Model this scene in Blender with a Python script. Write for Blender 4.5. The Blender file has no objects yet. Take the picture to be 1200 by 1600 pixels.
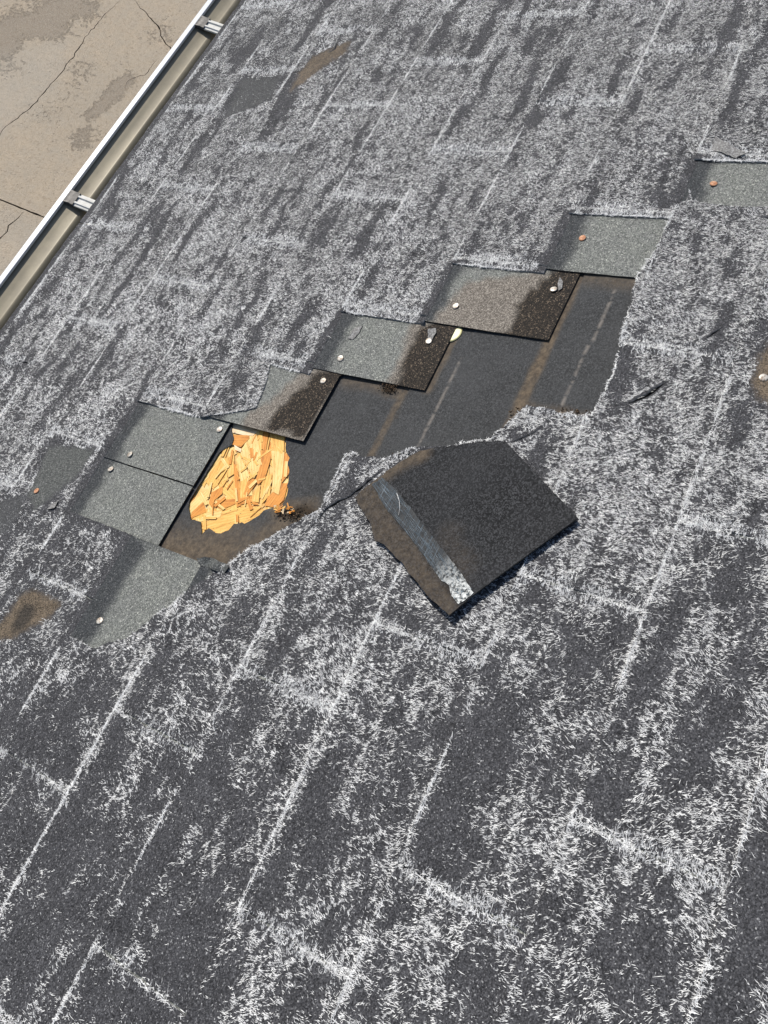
import bpy, math, random
import numpy as np
from mathutils import Vector, Matrix
from mathutils.geometry import delaunay_2d_cdt
random.seed(7); rng = np.random.default_rng(11)
S = bpy.context.scene; COL = S.collection

# ------------------------------------------------------------------ camera, sky, sun
PITCH = math.radians(22.6); CP, SP = math.cos(PITCH), math.sin(PITCH)
CAM_H = 0.8                      # distance of the phone from the roof plane
T_EAVE = 1.421; EAVE_Z = 2.7
E1 = Vector((0, 1, 0)); E2 = Vector((-CP, 0, -SP)); EN = Vector((-SP, 0, CP))   # along eave, down slope, roof normal
ORG = Vector((0, 0, EAVE_Z + T_EAVE * SP))
F = 1205.0                       # focal length in pixels of a 1200x1600 frame
c1 = Vector((0.42358698, -0.85464903, 0.30024842)); c2 = Vector((-0.83697751, -0.24248083, 0.49058301)); c3 = c1.cross(c2)
c1.normalize(); c2 = (c2 - c2.dot(c1) * c1).normalized(); c3 = c1.cross(c2)
def cam_axis(i): return c1[i] * E1 + c2[i] * E2 + c3[i] * EN
AX, AY, AZ = cam_axis(0), cam_axis(1), cam_axis(2)     # image right, image down, view direction
cam_pos = ORG + CAM_H * EN
cd = bpy.data.cameras.new("camera"); cam = bpy.data.objects.new("camera", cd); COL.objects.link(cam)
cam.matrix_world = Matrix(((AX.x, -AY.x, -AZ.x, cam_pos.x), (AX.y, -AY.y, -AZ.y, cam_pos.y), (AX.z, -AY.z, -AZ.z, cam_pos.z), (0, 0, 0, 1)))
cd.sensor_fit = 'VERTICAL'; cd.sensor_height = 36; cd.lens = F / 1600 * 36; cd.clip_start = .02; cd.clip_end = 500
S.camera = cam
sun_to = Vector((-1.35, 1.0, 1.3)).normalized()
elev = math.asin(sun_to.z); azim = math.atan2(sun_to.x, sun_to.y)
W = bpy.data.worlds.new("World"); S.world = W; W.use_nodes = True
wn = W.node_tree.nodes; wl = W.node_tree.links
sky = wn.new('ShaderNodeTexSky'); sky.sky_type = 'NISHITA'; sky.sun_disc = False
sky.sun_elevation = elev; sky.sun_rotation = azim
wl.new(sky.outputs[0], wn['Background'].inputs[0]); wn['Background'].inputs[1].default_value = .11
sd = bpy.data.lights.new("sun", 'SUN'); sd.energy = 4.6; sd.angle = math.radians(.53); sd.color = (1, .955, .89)
sun = bpy.data.objects.new("sun", sd); COL.objects.link(sun); sun.rotation_euler = (-sun_to).to_track_quat('-Z', 'Y').to_euler()
S.view_settings.view_transform = 'Standard'; S.view_settings.look = 'None'
S.view_settings.exposure = 0; S.view_settings.gamma = 1; S.view_settings.use_curve_mapping = False

# ------------------------------------------------------------------ coordinate helpers
def ray(px, py): return AX * (px - 600) + AY * (py - 800) + AZ * F
def R(px, py, n=0.0):            # roof coordinates (s, t) of a point of the photograph lying n above the deck
    r = ray(px, py); d = (n - CAM_H) / r.dot(EN); p = r * d
    return (p.dot(E1), p.dot(E2))
def RL(pts, n=0.0): return [R(x, y, n) for x, y in pts]
def H(px, py, z):                # world point at height z
    r = ray(px, py); d = (z - cam_pos.z) / r.z
    return cam_pos + r * d

# ------------------------------------------------------------------ vectorised noise
def _perm(seed):
    r = np.random.default_rng(seed); p = r.permutation(512); a = r.random(512) * 2 * np.pi
    return p, np.cos(a), np.sin(a)
def perlin(x, y, seed=0):
    p, gx, gy = _perm(seed); x = np.asarray(x, float) + 137.3; y = np.asarray(y, float) + 71.9
    xi = np.floor(x).astype(int); yi = np.floor(y).astype(int); xf = x - xi; yf = y - yi
    def g(ix, iy, dx, dy):
        h = p[(p[ix & 511] + iy) & 511]; return gx[h] * dx + gy[h] * dy
    u = xf ** 3 * (xf * (xf * 6 - 15) + 10); v = yf ** 3 * (yf * (yf * 6 - 15) + 10)
    a = g(xi, yi, xf, yf); b = g(xi + 1, yi, xf - 1, yf); c = g(xi, yi + 1, xf, yf - 1); d = g(xi + 1, yi + 1, xf - 1, yf - 1)
    return (a + u * (b - a)) * (1 - v) + (c + u * (d - c)) * v * 1.0
def sstep(a, b, x): x = np.clip((np.asarray(x, float) - a) / (b - a), 0, 1); return x * x * (3 - 2 * x)
def inpoly(x, y, poly):
    x = np.asarray(x, float); y = np.asarray(y, float); r = np.zeros(x.shape, bool); n = len(poly)
    for i in range(n):
        x0, y0 = poly[i]; x1, y1 = poly[(i + 1) % n]
        if y0 == y1: continue
        c = ((y0 > y) != (y1 > y)) & (x < (x1 - x0) * (y - y0) / (y1 - y0) + x0); r ^= c
    return r
def dist_path(x, y, pts, closed=False):
    d = np.full(np.shape(x), 1e9); n = len(pts)
    for i in range(n if closed else n - 1):
        ax, ay = pts[i]; bx, by = pts[(i + 1) % n]; vx, vy = bx - ax, by - ay
        k = np.clip(((x - ax) * vx + (y - ay) * vy) / (vx * vx + vy * vy + 1e-12), 0, 1)
        d = np.minimum(d, np.hypot(x - ax - k * vx, y - ay - k * vy))
    return d
def soft(x, y, poly, w):         # 1 inside a polygon, fading over w metres
    d = dist_path(x, y, poly, True); i = inpoly(x, y, poly)
    return np.where(i, 1 - .5 * np.exp(-d / w), .5 * np.exp(-d / w))
def rough(poly, step=.006, amp=.0015, seed=1, closed=True):      # ragged version of a polyline
    o = []; n = len(poly)
    for i in range(n if closed else n - 1):
        a = np.array(poly[i]); b = np.array(poly[(i + 1) % n]); L = np.hypot(*(b - a)); m = max(1, int(L / step))
        nx = np.array((-(b - a)[1], (b - a)[0])) / (L + 1e-9)
        for j in range(m):
            q = a + (b - a) * j / m
            o.append(tuple(q + nx * amp * 2 * (perlin(q[0] * 90, q[1] * 90, seed) + .6 * perlin(q[0] * 260, q[1] * 260, seed + 1)) * (0.3 if j == 0 else 1)))
    if not closed: o.append(tuple(poly[-1]))
    return o

# ------------------------------------------------------------------ material helper
class M:
    def __init__(s, name, rough=.9, spec=.3, metal=0):
        s.m = bpy.data.materials.new(name); s.m.use_nodes = True; s.t = s.m.node_tree; s.b = s.t.nodes['Principled BSDF']
        s.b.inputs['Roughness'].default_value = rough; s.b.inputs['Specular IOR Level'].default_value = spec; s.b.inputs['Metallic'].default_value = metal
        s.co = s.t.nodes.new('ShaderNodeTexCoord').outputs['Object']
    def inp(s, node, i, v):
        if isinstance(v, bpy.types.NodeSocket): s.t.links.new(v, node.inputs[i])
        elif v is not None: node.inputs[i].default_value = v
    def map(s, scale=(1, 1, 1), rot=(0, 0, 0), co=None):
        n = s.t.nodes.new('ShaderNodeMapping'); s.inp(n, 0, co or s.co); n.inputs['Scale'].default_value = scale; n.inputs['Rotation'].default_value = rot; return n.outputs[0]
    def noise(s, sc, det=2, ro=.5, co=None, dist=0):
        n = s.t.nodes.new('ShaderNodeTexNoise'); s.inp(n, 'Vector', co or s.co); n.inputs['Scale'].default_value = sc; n.inputs['Detail'].default_value = det
        n.inputs['Roughness'].default_value = ro; n.inputs['Distortion'].default_value = dist; return n.outputs[0]
    def vor(s, sc, feat='F1', out=0, co=None, rand=1):
        n = s.t.nodes.new('ShaderNodeTexVoronoi'); n.feature = feat; s.inp(n, 'Vector', co or s.co); n.inputs['Scale'].default_value = sc; n.inputs['Randomness'].default_value = rand; return n.outputs[out]
    def ramp(s, f, stops, mode='LINEAR'):
        n = s.t.nodes.new('ShaderNodeValToRGB'); s.inp(n, 0, f); e = n.color_ramp.elements; n.color_ramp.interpolation = mode
        while len(e) < len(stops): e.new(.5)
        for k, (p, c) in enumerate(stops):
            e[k].position = p; e[k].color = (c, c, c, 1) if not hasattr(c, '__len__') else (*c, 1)
        return n.outputs[0]
    def mix(s, f, a, b, mode='MIX'):
        n = s.t.nodes.new('ShaderNodeMix'); n.data_type = 'RGBA'; n.blend_type = mode
        s.inp(n, 0, f)
        for i, v in ((6, a), (7, b)): s.inp(n, i, v if isinstance(v, bpy.types.NodeSocket) else ((v, v, v, 1) if not hasattr(v, '__len__') else (*v, 1)))
        return n.outputs[2]
    def math(s, op, a, b=None, c=None):
        n = s.t.nodes.new('ShaderNodeMath'); n.operation = op; s.inp(n, 0, a); s.inp(n, 1, b); s.inp(n, 2, c); return n.outputs[0]
    def attr(s, nm):
        n = s.t.nodes.new('ShaderNodeAttribute'); n.attribute_name = nm; return n.outputs['Fac']
    def col(s, c): s.inp(s.b, 'Base Color', c if isinstance(c, bpy.types.NodeSocket) else (*c, 1)); return s
    def bump(s, h, st=.5, d=.001):
        n = s.t.nodes.new('ShaderNodeBump'); n.inputs['Strength'].default_value = st; n.inputs['Distance'].default_value = d; s.inp(n, 'Height', h)
        s.t.links.new(n.outputs[0], s.b.inputs['Normal']); return s

# weathered granule surface with exposed fibre
def weathered():
    m = M('weathered_shingle', .88, .25)
    cell = m.vor(820, out=1); cellv = m.t.nodes.new('ShaderNodeSeparateColor'); m.inp(cellv, 0, cell)
    g = m.ramp(cellv.outputs[0], [(0, (.022, .022, .024)), (.45, (.047, .047, .051)), (.88, (.082, .082, .088)), (.97, (.14, .14, .145)), (1, (.36, .36, .36))])
    big = m.noise(38, 3, .6); g = m.mix(m.ramp(big, [(.3, 0), (.7, 1)]), g, m.mix(1, g, 1.35, 'MULTIPLY'))
    pit = m.noise(300, 4, .7); pz = m.math('ADD', pit, m.math('MULTIPLY', m.noise(18, 3), .30)); pitm = m.ramp(pz, [(.49, 1), (.565, 0)])
    g = m.mix(m.math('MULTIPLY', pitm, .85), g, (.012, .012, .014))
    # fine short strokes of fibre
    cov = m.attr('cover')
    st1 = m.noise(1, 3, .62, m.map((330, 115, 1), (0, 0, .35)), .9)
    st2 = m.noise(1, 3, .62, m.map((150, 330, 1), (0, 0, -.3)), .9)
    st = m.math('MAXIMUM', st1, m.math('SUBTRACT', st2, .045))
    thr = m.math('MULTIPLY_ADD', cov, -.15, .71)
    f = m.math('MULTIPLY', m.math('SUBTRACT', st, thr), 14); f.node.use_clamp = True
    f = m.math('MULTIPLY', f, m.ramp(cov, [(.15, .05), (.7, .22)]))
    fc = m.mix(m.noise(300, 2), (.16, .16, .17), (.66, .66, .66))
    c = m.mix(f, g, fc)
    # bare worn patches
    cl = m.attr('clean'); c = m.mix(cl, c, m.ramp(cellv.outputs[1], [(0, (.05, .054, .052)), (.7, (.115, .12, .115)), (1, (.22, .22, .21))]))
    br = m.attr('brown'); c = m.mix(m.math('MULTIPLY', br, .9), c, m.ramp(m.math('ADD', m.math('MULTIPLY', cellv.outputs[1], .5), m.math('MULTIPLY', m.noise(60, 3), .5)), [(.2, (.03, .023, .016)), (.45, (.13, .10, .068)), (.8, (.26, .20, .14))]))
    c = m.mix(m.math('MULTIPLY', m.attr('core'), .85), c, m.ramp(cellv.outputs[1], [(0, (.012, .011, .010)), (.8, (.05, .045, .04))]))
    m.col(c)
    h = m.math('ADD', m.math('MULTIPLY', pit, 1.6), m.math('MULTIPLY', cellv.outputs[2], .42)); h = m.math('ADD', h, m.math('MULTIPLY', f, .3))
    m.bump(h, .85, .0016); return m.m
def clean_granule():
    m = M('unweathered_granule', .85, .3)
    cell = m.vor(800, out=1); cv = m.t.nodes.new('ShaderNodeSeparateColor'); m.inp(cv, 0, cell)
    a = m.ramp(cv.outputs[0], [(0, (.070, .073, .070)), (.6, (.172, .178, .168)), (.95, (.26, .265, .25)), (1, (.46, .46, .42))])
    a = m.mix(m.ramp(m.noise(26, 3, .6), [(.3, 0), (.7, .6)]), a, m.mix(1, a, (1.25, 1.27, 1.2), 'MULTIPLY'))
    d = m.ramp(cv.outputs[0], [(0, (.018, .020, .022)), (.6, (.046, .050, .054)), (.95, (.085, .09, .092)), (1, (.17, .17, .17))])
    c = m.mix(m.attr('band'), a, d)
    tan = m.ramp(cv.outputs[0], [(0, (.085, .071, .058)), (.6, (.185, .16, .135)), (1, (.36, .32, .27))])
    c = m.mix(m.attr('tan'), c, tan)
    burn = m.ramp(cv.outputs[0], [(0, (.006, .005, .004)), (.6, (.020, .0155, .0115)), (.9, (.058, .043, .030)), (1, (.20, .155, .11))])
    c = m.mix(m.attr('burn'), c, burn)
    m.col(c); m.bump(m.math('ADD', cv.outputs[2], m.math('MULTIPLY', m.noise(260, 2), .8)), .8, .0011); return m.m
def felt(name, base, brown=True, grain=.35):
    m = M(name, .85, .12)
    n = m.noise(420, 3, .7); w = m.noise(14, 3, .6)
    gv = m.t.nodes.new('ShaderNodeSeparateColor'); m.inp(gv, 0, m.vor(650, out=1)); gm = m.math('ADD', m.math('MULTIPLY', gv.outputs[0], grain), m.math('MULTIPLY', n, 1 - grain))
    c = m.ramp(gm, [(.25, tuple(.45 * v for v in base)), (.58, tuple(1.1 * v for v in base)), (.85, tuple(2.3 * v for v in base))])
    c = m.mix(m.ramp(w, [(.35, 0), (.75, .45)]), c, tuple(1.6 * v for v in base))
    if brown:
        b = m.math('MULTIPLY', m.attr('brown'), m.ramp(m.noise(75, 4, .7), [(.2, .55), (.6, 1.0)]))
        c = m.mix(b, c, m.ramp(m.noise(150, 3, .7), [(.25, (.05, .038, .028)), (.7, (.16, .125, .088))]))
        c = m.mix(m.attr('chalk'), c, (.27, .24, .21))
        c = m.mix(m.attr('rot'), c, m.ramp(m.noise(110, 3, .7), [(.3, (.008, .007, .006)), (.8, (.05, .035, .022))]))
    m.col(c); m.bump(m.math('ADD', n, m.math('MULTIPLY', m.noise(45, 3), 2)), .5, .0006); return m.m
MW, MC = weathered(), clean_granule()
MF = felt('roofing_felt', (.049, .0500, .0510)); MB = felt('felt_backing', (.020, .021, .024))
mm = M('frayed_mat_edge', .9, .2); MEDGE = mm.col(mm.ramp(mm.noise(330, 3, .7), [(.34, (.05, .05, .055)), (.55, (.34, .34, .34)), (.75, (.6, .6, .6))])).m
mm = M('asphalt_cut_edge', .8, .3); MASP = mm.col(mm.ramp(mm.noise(300, 2), [(.3, (.016, .016, .016)), (.8, (.06, .056, .05))])).m
def fibre_mat(name, lo, hi):
    m = M(name, .7, .2); return m.col(m.ramp(m.noise(130, 4, .75), [(.33, lo), (.6, hi)])).m
MFIB = fibre_mat('glass_fibre', (.40, .405, .415), (.88, .88, .865))

# ------------------------------------------------------------------ mesh helpers
def link(name, me, parent=None, mats=(), smooth=False):
    o = bpy.data.objects.new(name, me); COL.objects.link(o)
    for m in mats: me.materials.append(m)
    if parent: o.parent = parent
    if smooth: me.polygons.foreach_set('use_smooth', [True] * len(me.polygons))
    return o
def tag(o, **k):
    for a, b in k.items(): o[a] = b
    return o
def raw(name, vs, fs, parent, mats, smooth=False):
    me = bpy.data.meshes.new(name); me.from_pydata([tuple(v) for v in vs], [], fs); me.update(); return link(name, me, parent, mats, smooth)
def plate(name, outline, holes, nfun, thick, grid, mats, parent, attrs=None, edge_idx=1, botfun=None, smooth=True):
    """A sheet cut to `outline` less `holes`, top surface nfun(s,t), with real thickness along all of its edges."""
    xs = [p[0] for p in outline]; ys = [p[1] for p in outline]; x0, x1, y0, y1 = min(xs), max(xs), min(ys), max(ys)
    gx, gy = np.meshgrid(np.arange(x0 + grid * .5, x1, grid), np.arange(y0 + grid * .5, y1, grid))
    gx = gx.ravel() + rng.uniform(-.2, .2, gx.size) * grid; gy = gy.ravel() + rng.uniform(-.2, .2, gy.size) * grid
    loops = [outline] + [h for h in holes if not (min(p[0] for p in h) > x1 or max(p[0] for p in h) < x0 or min(p[1] for p in h) > y1 or max(p[1] for p in h) < y0)]
    ok = inpoly(gx, gy, outline)
    for h in loops[1:]: ok &= ~inpoly(gx, gy, h)
    for l in loops: ok &= dist_path(gx, gy, l, True) > grid * .35
    vs = []; es = []
    for l in loops:
        b = len(vs); vs += [Vector(p) for p in l]; es += [(b + i, b + (i + 1) % len(l)) for i in range(len(l))]
    vs += [Vector((a, b)) for a, b in zip(gx[ok], gy[ok])]
    v2, _, f2, _, _, _ = delaunay_2d_cdt(vs, es, [], 0, 1e-6)
    P = np.array([tuple(v) for v in v2]); Fc = np.array([f for f in f2 if len(f) == 3])
    C = P[Fc].mean(1); keep = inpoly(C[:, 0], C[:, 1], outline)
    for h in loops[1:]: keep &= ~inpoly(C[:, 0], C[:, 1], h)
    Fc = Fc[keep]
    if len(Fc) == 0: return None
    a = P[Fc]; ar = (a[:, 1, 0] - a[:, 0, 0]) * (a[:, 2, 1] - a[:, 0, 1]) - (a[:, 1, 1] - a[:, 0, 1]) * (a[:, 2, 0] - a[:, 0, 0])
    Fc = Fc[np.abs(ar) > 1e-10]; ar = ar[np.abs(ar) > 1e-10]; Fc[ar < 0] = Fc[ar < 0][:, ::-1]
    lab = np.arange(len(P))
    while True:                                             # connected pieces: each becomes an object of its own
        mn = lab[Fc].min(1); new = lab.copy(); np.minimum.at(new, Fc.ravel(), np.repeat(mn, 3)); new = new[new]
        if (new == lab).all(): break
        lab = new
    fl = lab[Fc[:, 0]]; ids = [q for q in np.unique(fl) if np.abs(ar[fl == q]).sum() / 2 > 2.5e-5]
    if not ids: return None
    o = None
    for q in ids: o = _plate_piece(name, P, Fc[fl == q], nfun, thick, mats, parent, attrs, edge_idx, botfun, smooth)
    return o
def _plate_piece(name, P, Fc, nfun, thick, mats, parent, attrs, edge_idx, botfun, smooth):
    u, inv = np.unique(Fc, return_inverse=True); P = P[u]; Fc = inv.reshape(-1, 3); N = len(P)
    top = nfun(P[:, 0], P[:, 1]); bot = (botfun(P[:, 0], P[:, 1]) if botfun else top - thick)
    dire = {}
    for f in Fc.tolist():
        for i in range(3): dire[(f[i], f[(i + 1) % 3])] = 1
    be = [e for e in dire if (e[1], e[0]) not in dire]
    bi = sorted({i for e in be for i in e}); mp = {i: N + 2 * k for k, i in enumerate(bi)}
    V = [(x, y, z) for x, y, z in zip(P[:, 0], P[:, 1], top)]
    for i in bi: V.append((P[i, 0], P[i, 1], top[i])); V.append((P[i, 0], P[i, 1], bot[i]))
    FF = Fc.tolist() + [(mp[b], mp[a], mp[a] + 1, mp[b] + 1) for a, b in be]
    me = bpy.data.meshes.new(name); me.from_pydata(V, [], FF); me.update()
    o = link(name, me, parent, mats)
    mi = [0] * len(Fc) + [min(edge_idx, len(mats) - 1)] * len(be); me.polygons.foreach_set('material_index', mi)
    if smooth: me.polygons.foreach_set('use_smooth', [True] * len(Fc) + [False] * len(be))
    PA = np.array(V)
    for k, fn in (attrs or {}).items():
        at = me.attributes.new(k, 'FLOAT', 'POINT'); at.data.foreach_set('value', np.clip(fn(PA[:, 0], PA[:, 1]), 0, 1).astype(np.float32))
    return o

# ------------------------------------------------------------------ roof layout (s along the eave, t down the slope)
CS = .1405                       # exposure of a course
TW = .33                         # width of a tab
KMIN, KMAX = -5, 10              # courses; the last ends at the eave
SMIN, SMAX = -1.05, 3.0
def joint0(k): return (.377 - .11 * k) % TW
def nk(k, s, t):                 # top surface height of course k
    return .0068 - .0165 * ((k + 1) * CS - t) + .0009 * perlin(s * 9, t * 9, 5) + .0006 * perlin(s * 30, t * 30, 6) + .0012 * sstep(.05, 0, (k + 1) * CS - t) * (perlin(s * 12, k * 3.3, 8) + .35)
# outline of what the wind tore off
fold = [R(645, 703), R(600, 719), R(543, 712), R(503, 797), R(475, 812), R(385, 865), R(345, 893)]
rightedge = [(.704, .291), R(975, 520), R(960, 590), R(925, 655), R(870, 648), R(825, 637), R(800, 660), R(770, 690)]
FELT = [(.151, .785), (.249, .786), (.360, .784), (.360, .648), (.476, .648), (.477, .507), (.586, .507), (.587, .371), (.702, .369), (.704, .291)]
FELT += rough(rightedge, .006, .0022, 21, False)[1:] + [(.405, .43)] + rough(fold, .006, .002, 22, False) + [(.151, .70)]
E3edge = [R(345, 893), R(300, 925), R(250, 960), R(200, 1000), R(150, 1015)]
MISS = rough(rightedge, .006, .0022, 21, False) + [(.405, .43)] + rough(fold, .006, .002, 22, False) + rough(E3edge, .006, .003, 23, False)[1:] + \
    rough([(-.01, .837), (.151, .837), (.151, .9775), (.357, .9775), (.357, .838), R(335, 652), R(385, 645), R(403, 640), R(418, 602), R(425, 572), (.466, .6965),
           (.583, .6965), (.583, .556), (.695, .556), (.695, .4155), (.805, .4155), (.808, .2805), (.76, .2805)], .007, .0008, 24, False)
MISS2 = rough([(.915, .2755), (.914, .10), (.84, .10), (.832, .21), (.838, .262), (.852, .268), (.86, .2755)], .006, .001, 25)
L_LOW = {3: (.46, .702), 4: (.395, .587), 5: (.30, .4775), 6: (.16, .360)}      # course headlap missing between these
def slit(pts, w):
    l = []; r = []
    for i, p in enumerate(pts):
        a = np.array(pts[max(0, i - 1)]); b = np.array(pts[min(len(pts) - 1, i + 1)]); d = (b - a) / np.hypot(*(b - a)); n = np.array((-d[1], d[0]))
        k = w * math.sin(math.pi * (i + .25) / (len(pts) - .5)) ** .7 * random.uniform(.6, 1.2) / 2
        l.append(tuple(np.array(p) + n * k)); r.append(tuple(np.array(p) - n * k))
    return l + r[::-1]
def jag(px, w, seed, n=.006): return slit(rough(RL(px, n), .007, .0012, seed, False), w)
CRACKS = [jag([(1100, 530), (1115, 519), (1135, 506)], .0034, 31), jag([(980, 631), (1012, 617), (1041, 596)], .0072, 32), jag([(800, 690), (825, 680), (846, 667)], .003, 33),
          jag([(598, 733), (575, 752), (548, 775), (515, 792), (478, 830)], .0045, 34), jag([(1190, 338), (1240, 340)], .004, 35), jag([(512, 82), (523, 76), (527, 66)], .004, 36)]
worn_left = RL([(-25, 1003), (10, 972), (38, 932), (58, 924), (101, 946), (78, 970), (45, 986), (22, 1001)])
worn_core = RL([(20, 996), (28, 965), (45, 944), (58, 946), (60, 962), (44, 984)])
worn_top = RL([(455, 148), (470, 118), (492, 93), (515, 80), (550, 68), (545, 84), (500, 115), (475, 135)])
worn_right = RL([(1225, 520), (1185, 560), (1172, 600), (1180, 625), (1225, 650)])
clean_left = RL([(48, 778), (82, 700), (152, 703), (128, 742), (60, 800)])
clean_top = RL([(352, 190), (380, 128), (440, 122), (425, 160)])
bare_left = RL([(-10, 790), (50, 775), (20, 830), (-10, 850)])
SOFT = [[(-.02, .843), (.151, .845), (.151, .984), (.357, .984)], [(.466, .705), (.583, .703)], [(.587, .562), (.695, .562)], [(.70, .4215), (.805, .4215)], [(.835, .281), (.915, .281)]]
def soft_rim(s, t):
    w = .004 * perlin(s * 70, t * 70, 77); return np.minimum.reduce([dist_path(s, t, p) for p in SOFT]) + w
def cover(s, t):
    s = np.asarray(s, float); t = np.asarray(t, float)
    ws = s + .012 * perlin(s * 22, t * 22, 51); wt = t + .012 * perlin(s * 22, t * 22, 52)
    streak = .75 * perlin(ws * 6, wt * 30, 41) + .55 * perlin(ws * 11, wt * 62, 47); blob = perlin(ws * 13, wt * 15, 42); fine = perlin(ws * 42, wt * 46, 43); mid = perlin(ws * 3, wt * 4, 44)
    far = sstep(-.15, .75, s + .25 * (t - .5))
    base = .335 + .33 * far
    c = base + .62 * streak * (.75 + .75 * far) + (.42 - .14 * far) * blob + .28 * fine + (.25 - .1 * far) * mid
    k = np.floor(t / CS); ft = t - k * CS                        # distance below the butt above
    var = .45 + 1.2 * perlin(s * 9, k * 5.1, 45)
    c += np.clip(var, .05, 1.2) * (1 - .75 * far) * (.34 * np.exp(-((CS - ft) / .010) ** 2) + .16 * np.exp(-(ft / .010) ** 2))
    j = (s - (.377 - .11 * k)) % TW; j = np.minimum(j, TW - j); varj = np.clip(.75 + 1.2 * perlin(t * 9, s * 4, 46), .1, 1.4)
    c += (.42 - .28 * far) * varj * np.exp(-(j / .011) ** 2)
    for x, y, r, a in ((.80, .16, .10, .25), (.45, .16, .10, .18), (-.2, .6, .22, -.14), (.25, .46, .12, .1), (.16, .28, .09, .12), (-.25, .8, .2, -.1), (1.05, .6, .3, .08), (.86, .35, .04, -.2), (.78, .24, .05, -.3), (.9, .21, .05, -.2)):
        c = c + a * np.exp(-((s - x) ** 2 + (t - y) ** 2) / r ** 2)
    for p, q in ((worn_left, 1), (worn_top, .9), (worn_right, 1), (clean_left, 1), (clean_top, .72), (bare_left, .8)): c = c * (1 - q * sstep(.4, .62, soft(s, t, p, .006) + .35 * perlin(s * 55, t * 55, 79)))
    c = c * sstep(.001, .015, soft_rim(s, t))      # the rim of the torn area has kept its dark granules on the downslope side
    c = c - .44 * np.clip(.55 + 1.3 * perlin(s * 6, k * 7.7, 48), 0, 1.1) * (far * np.exp(-((ft - .030) / .012) ** 2) + 1.0 * np.exp(-((CS - ft - .024) / .013) ** 2)) - .30 * np.clip(.3 + 1.5 * perlin(s * 6, k * 5.7, 49), 0, 1) * far * np.exp(-((ft - .068) / .011) ** 2)
    return c
def att_w():
    return {'core': lambda s, t: sstep(.3, .8, soft(s, t, worn_core, .006)), 'cover': cover, 'clean': lambda s, t: np.maximum(np.maximum(sstep(.4, .7, soft(s, t, clean_left, .006)), .35 * sstep(.4, .7, soft(s, t, clean_top, .008))), .3 * sstep(.4, .7, soft(s, t, bare_left, .008))),
            'brown': lambda s, t: np.maximum.reduce([sstep(.35, .75, soft(s, t, worn_left, .008)), .85 * sstep(.3, .8, soft(s, t, worn_top, .008) + .5 * perlin(s * 60, t * 90, 78)), sstep(.35, .8, soft(s, t, worn_right, .010))])}
EXTRA = {6: (.151, .357), 5: (-.01, .151), 4: (.467, .583), 3: (.588, .695), 2: (.70, .805), 1: (.836, .915)}   # where the tab above is gone right up to its butt
def extra(k):
    if k not in EXTRA: return []
    a, b = EXTRA[k]; T = (k + 1) * CS; return [[(a, T - .012), (b, T - .012), (b, T + .004), (a, T + .004)]]
roof = bpy.data.objects.new('house_roof', None); COL.objects.link(roof)
roof.matrix_world = Matrix(((E1.x, E2.x, EN.x, ORG.x), (E1.y, E2.y, EN.y, ORG.y), (E1.z, E2.z, EN.z, ORG.z), (0, 0, 0, 1)))
tag(roof, label='weathered dark asphalt shingle roof with frayed white fibre and a torn-off stepped patch showing felt', category='roof', kind='thing')

# weathered shingles, tab by tab
for k in range(KMIN, KMAX):
    t0, t1 = k * CS, (k + 1) * CS
    if k == KMAX - 1: t1 = T_EAVE
    j = joint0(k) + math.floor((SMIN - joint0(k)) / TW) * TW
    while j < SMAX:
        near = -.7 < j + TW / 2 < 2.3 and k >= -2
        w0, w1 = random.uniform(.0005, .0017), random.uniform(.0005, .0017)
        ol = [(j + w0, t0 - .0047), (j + TW - w1, t0 - .0047), (j + TW - w1 - random.uniform(0, .0008), t1 + random.uniform(-.001, .001)), (j + w0 + random.uniform(0, .0008), t1 + random.uniform(-.001, .001))]
        if near: ol = rough(ol, .008, .0011, 100 + k)
        o = plate('shingle', ol, [MISS, MISS2] + CRACKS + extra(k) if near else [], lambda s, t, k=k: nk(k, s, t), .0021, .0075 if near else .04, [MW, MEDGE], roof, att_w())
        j += TW
# the unweathered upper parts of the shingles, one row under each course
tanE6 = [(.55, .58), (.597, .545), (.650, .528), (.678, .500), (.700, .412), (.72, .36), (.55, .33)]; burnE6 = [(.55, .436), (.620, .432), (.655, .428), (.695, .408), (.74, .40), (.74, .33), (.55, .33)]
burnE5 = [(.45, .553), (.50, .556), (.545, .562), (.572, .565), (.60, .53), (.60, .48), (.45, .48)]
tanE4 = [(.35, .77), (.383, .758), (.42, .735), (.461, .716), (.49, .69), (.49, .62), (.35, .62)]; burnE4 = [(.365, .724), (.402, .715), (.44, .70), (.475, .688), (.49, .64), (.361, .62)]
def band(k):
    def f(s, t):
        e = (k * CS) - .030 + .010 * perlin(s * 25, t * 25, 60 + k)
        ext = {6: -.012, 7: .0, 4: .01}.get(k, 0)
        return sstep(-.006, .006, t - e - ext)
    return f
def wob(fn, a=.012): return lambda s, t: fn(s + a * perlin(s * 30, t * 30, 71), t + a * perlin(s * 30, t * 30, 72))
def tanf(k):
    p = {4: tanE6, 6: tanE4}.get(k)
    if k == 5: p = [(.45, .565), (.50, .568), (.55, .573), (.585, .575), (.60, .53), (.60, .48), (.45, .48)]
    return wob(lambda s, t: .9 * sstep(.3, .8, soft(s, t, p, .006)) if p else 0 * s)
def burnf(k):
    p = {4: burnE6, 5: burnE5, 6: burnE4}.get(k)
    return wob(lambda s, t: sstep(.38, .62, soft(s, t, p, .006)) if p else 0 * s, .007)
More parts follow.
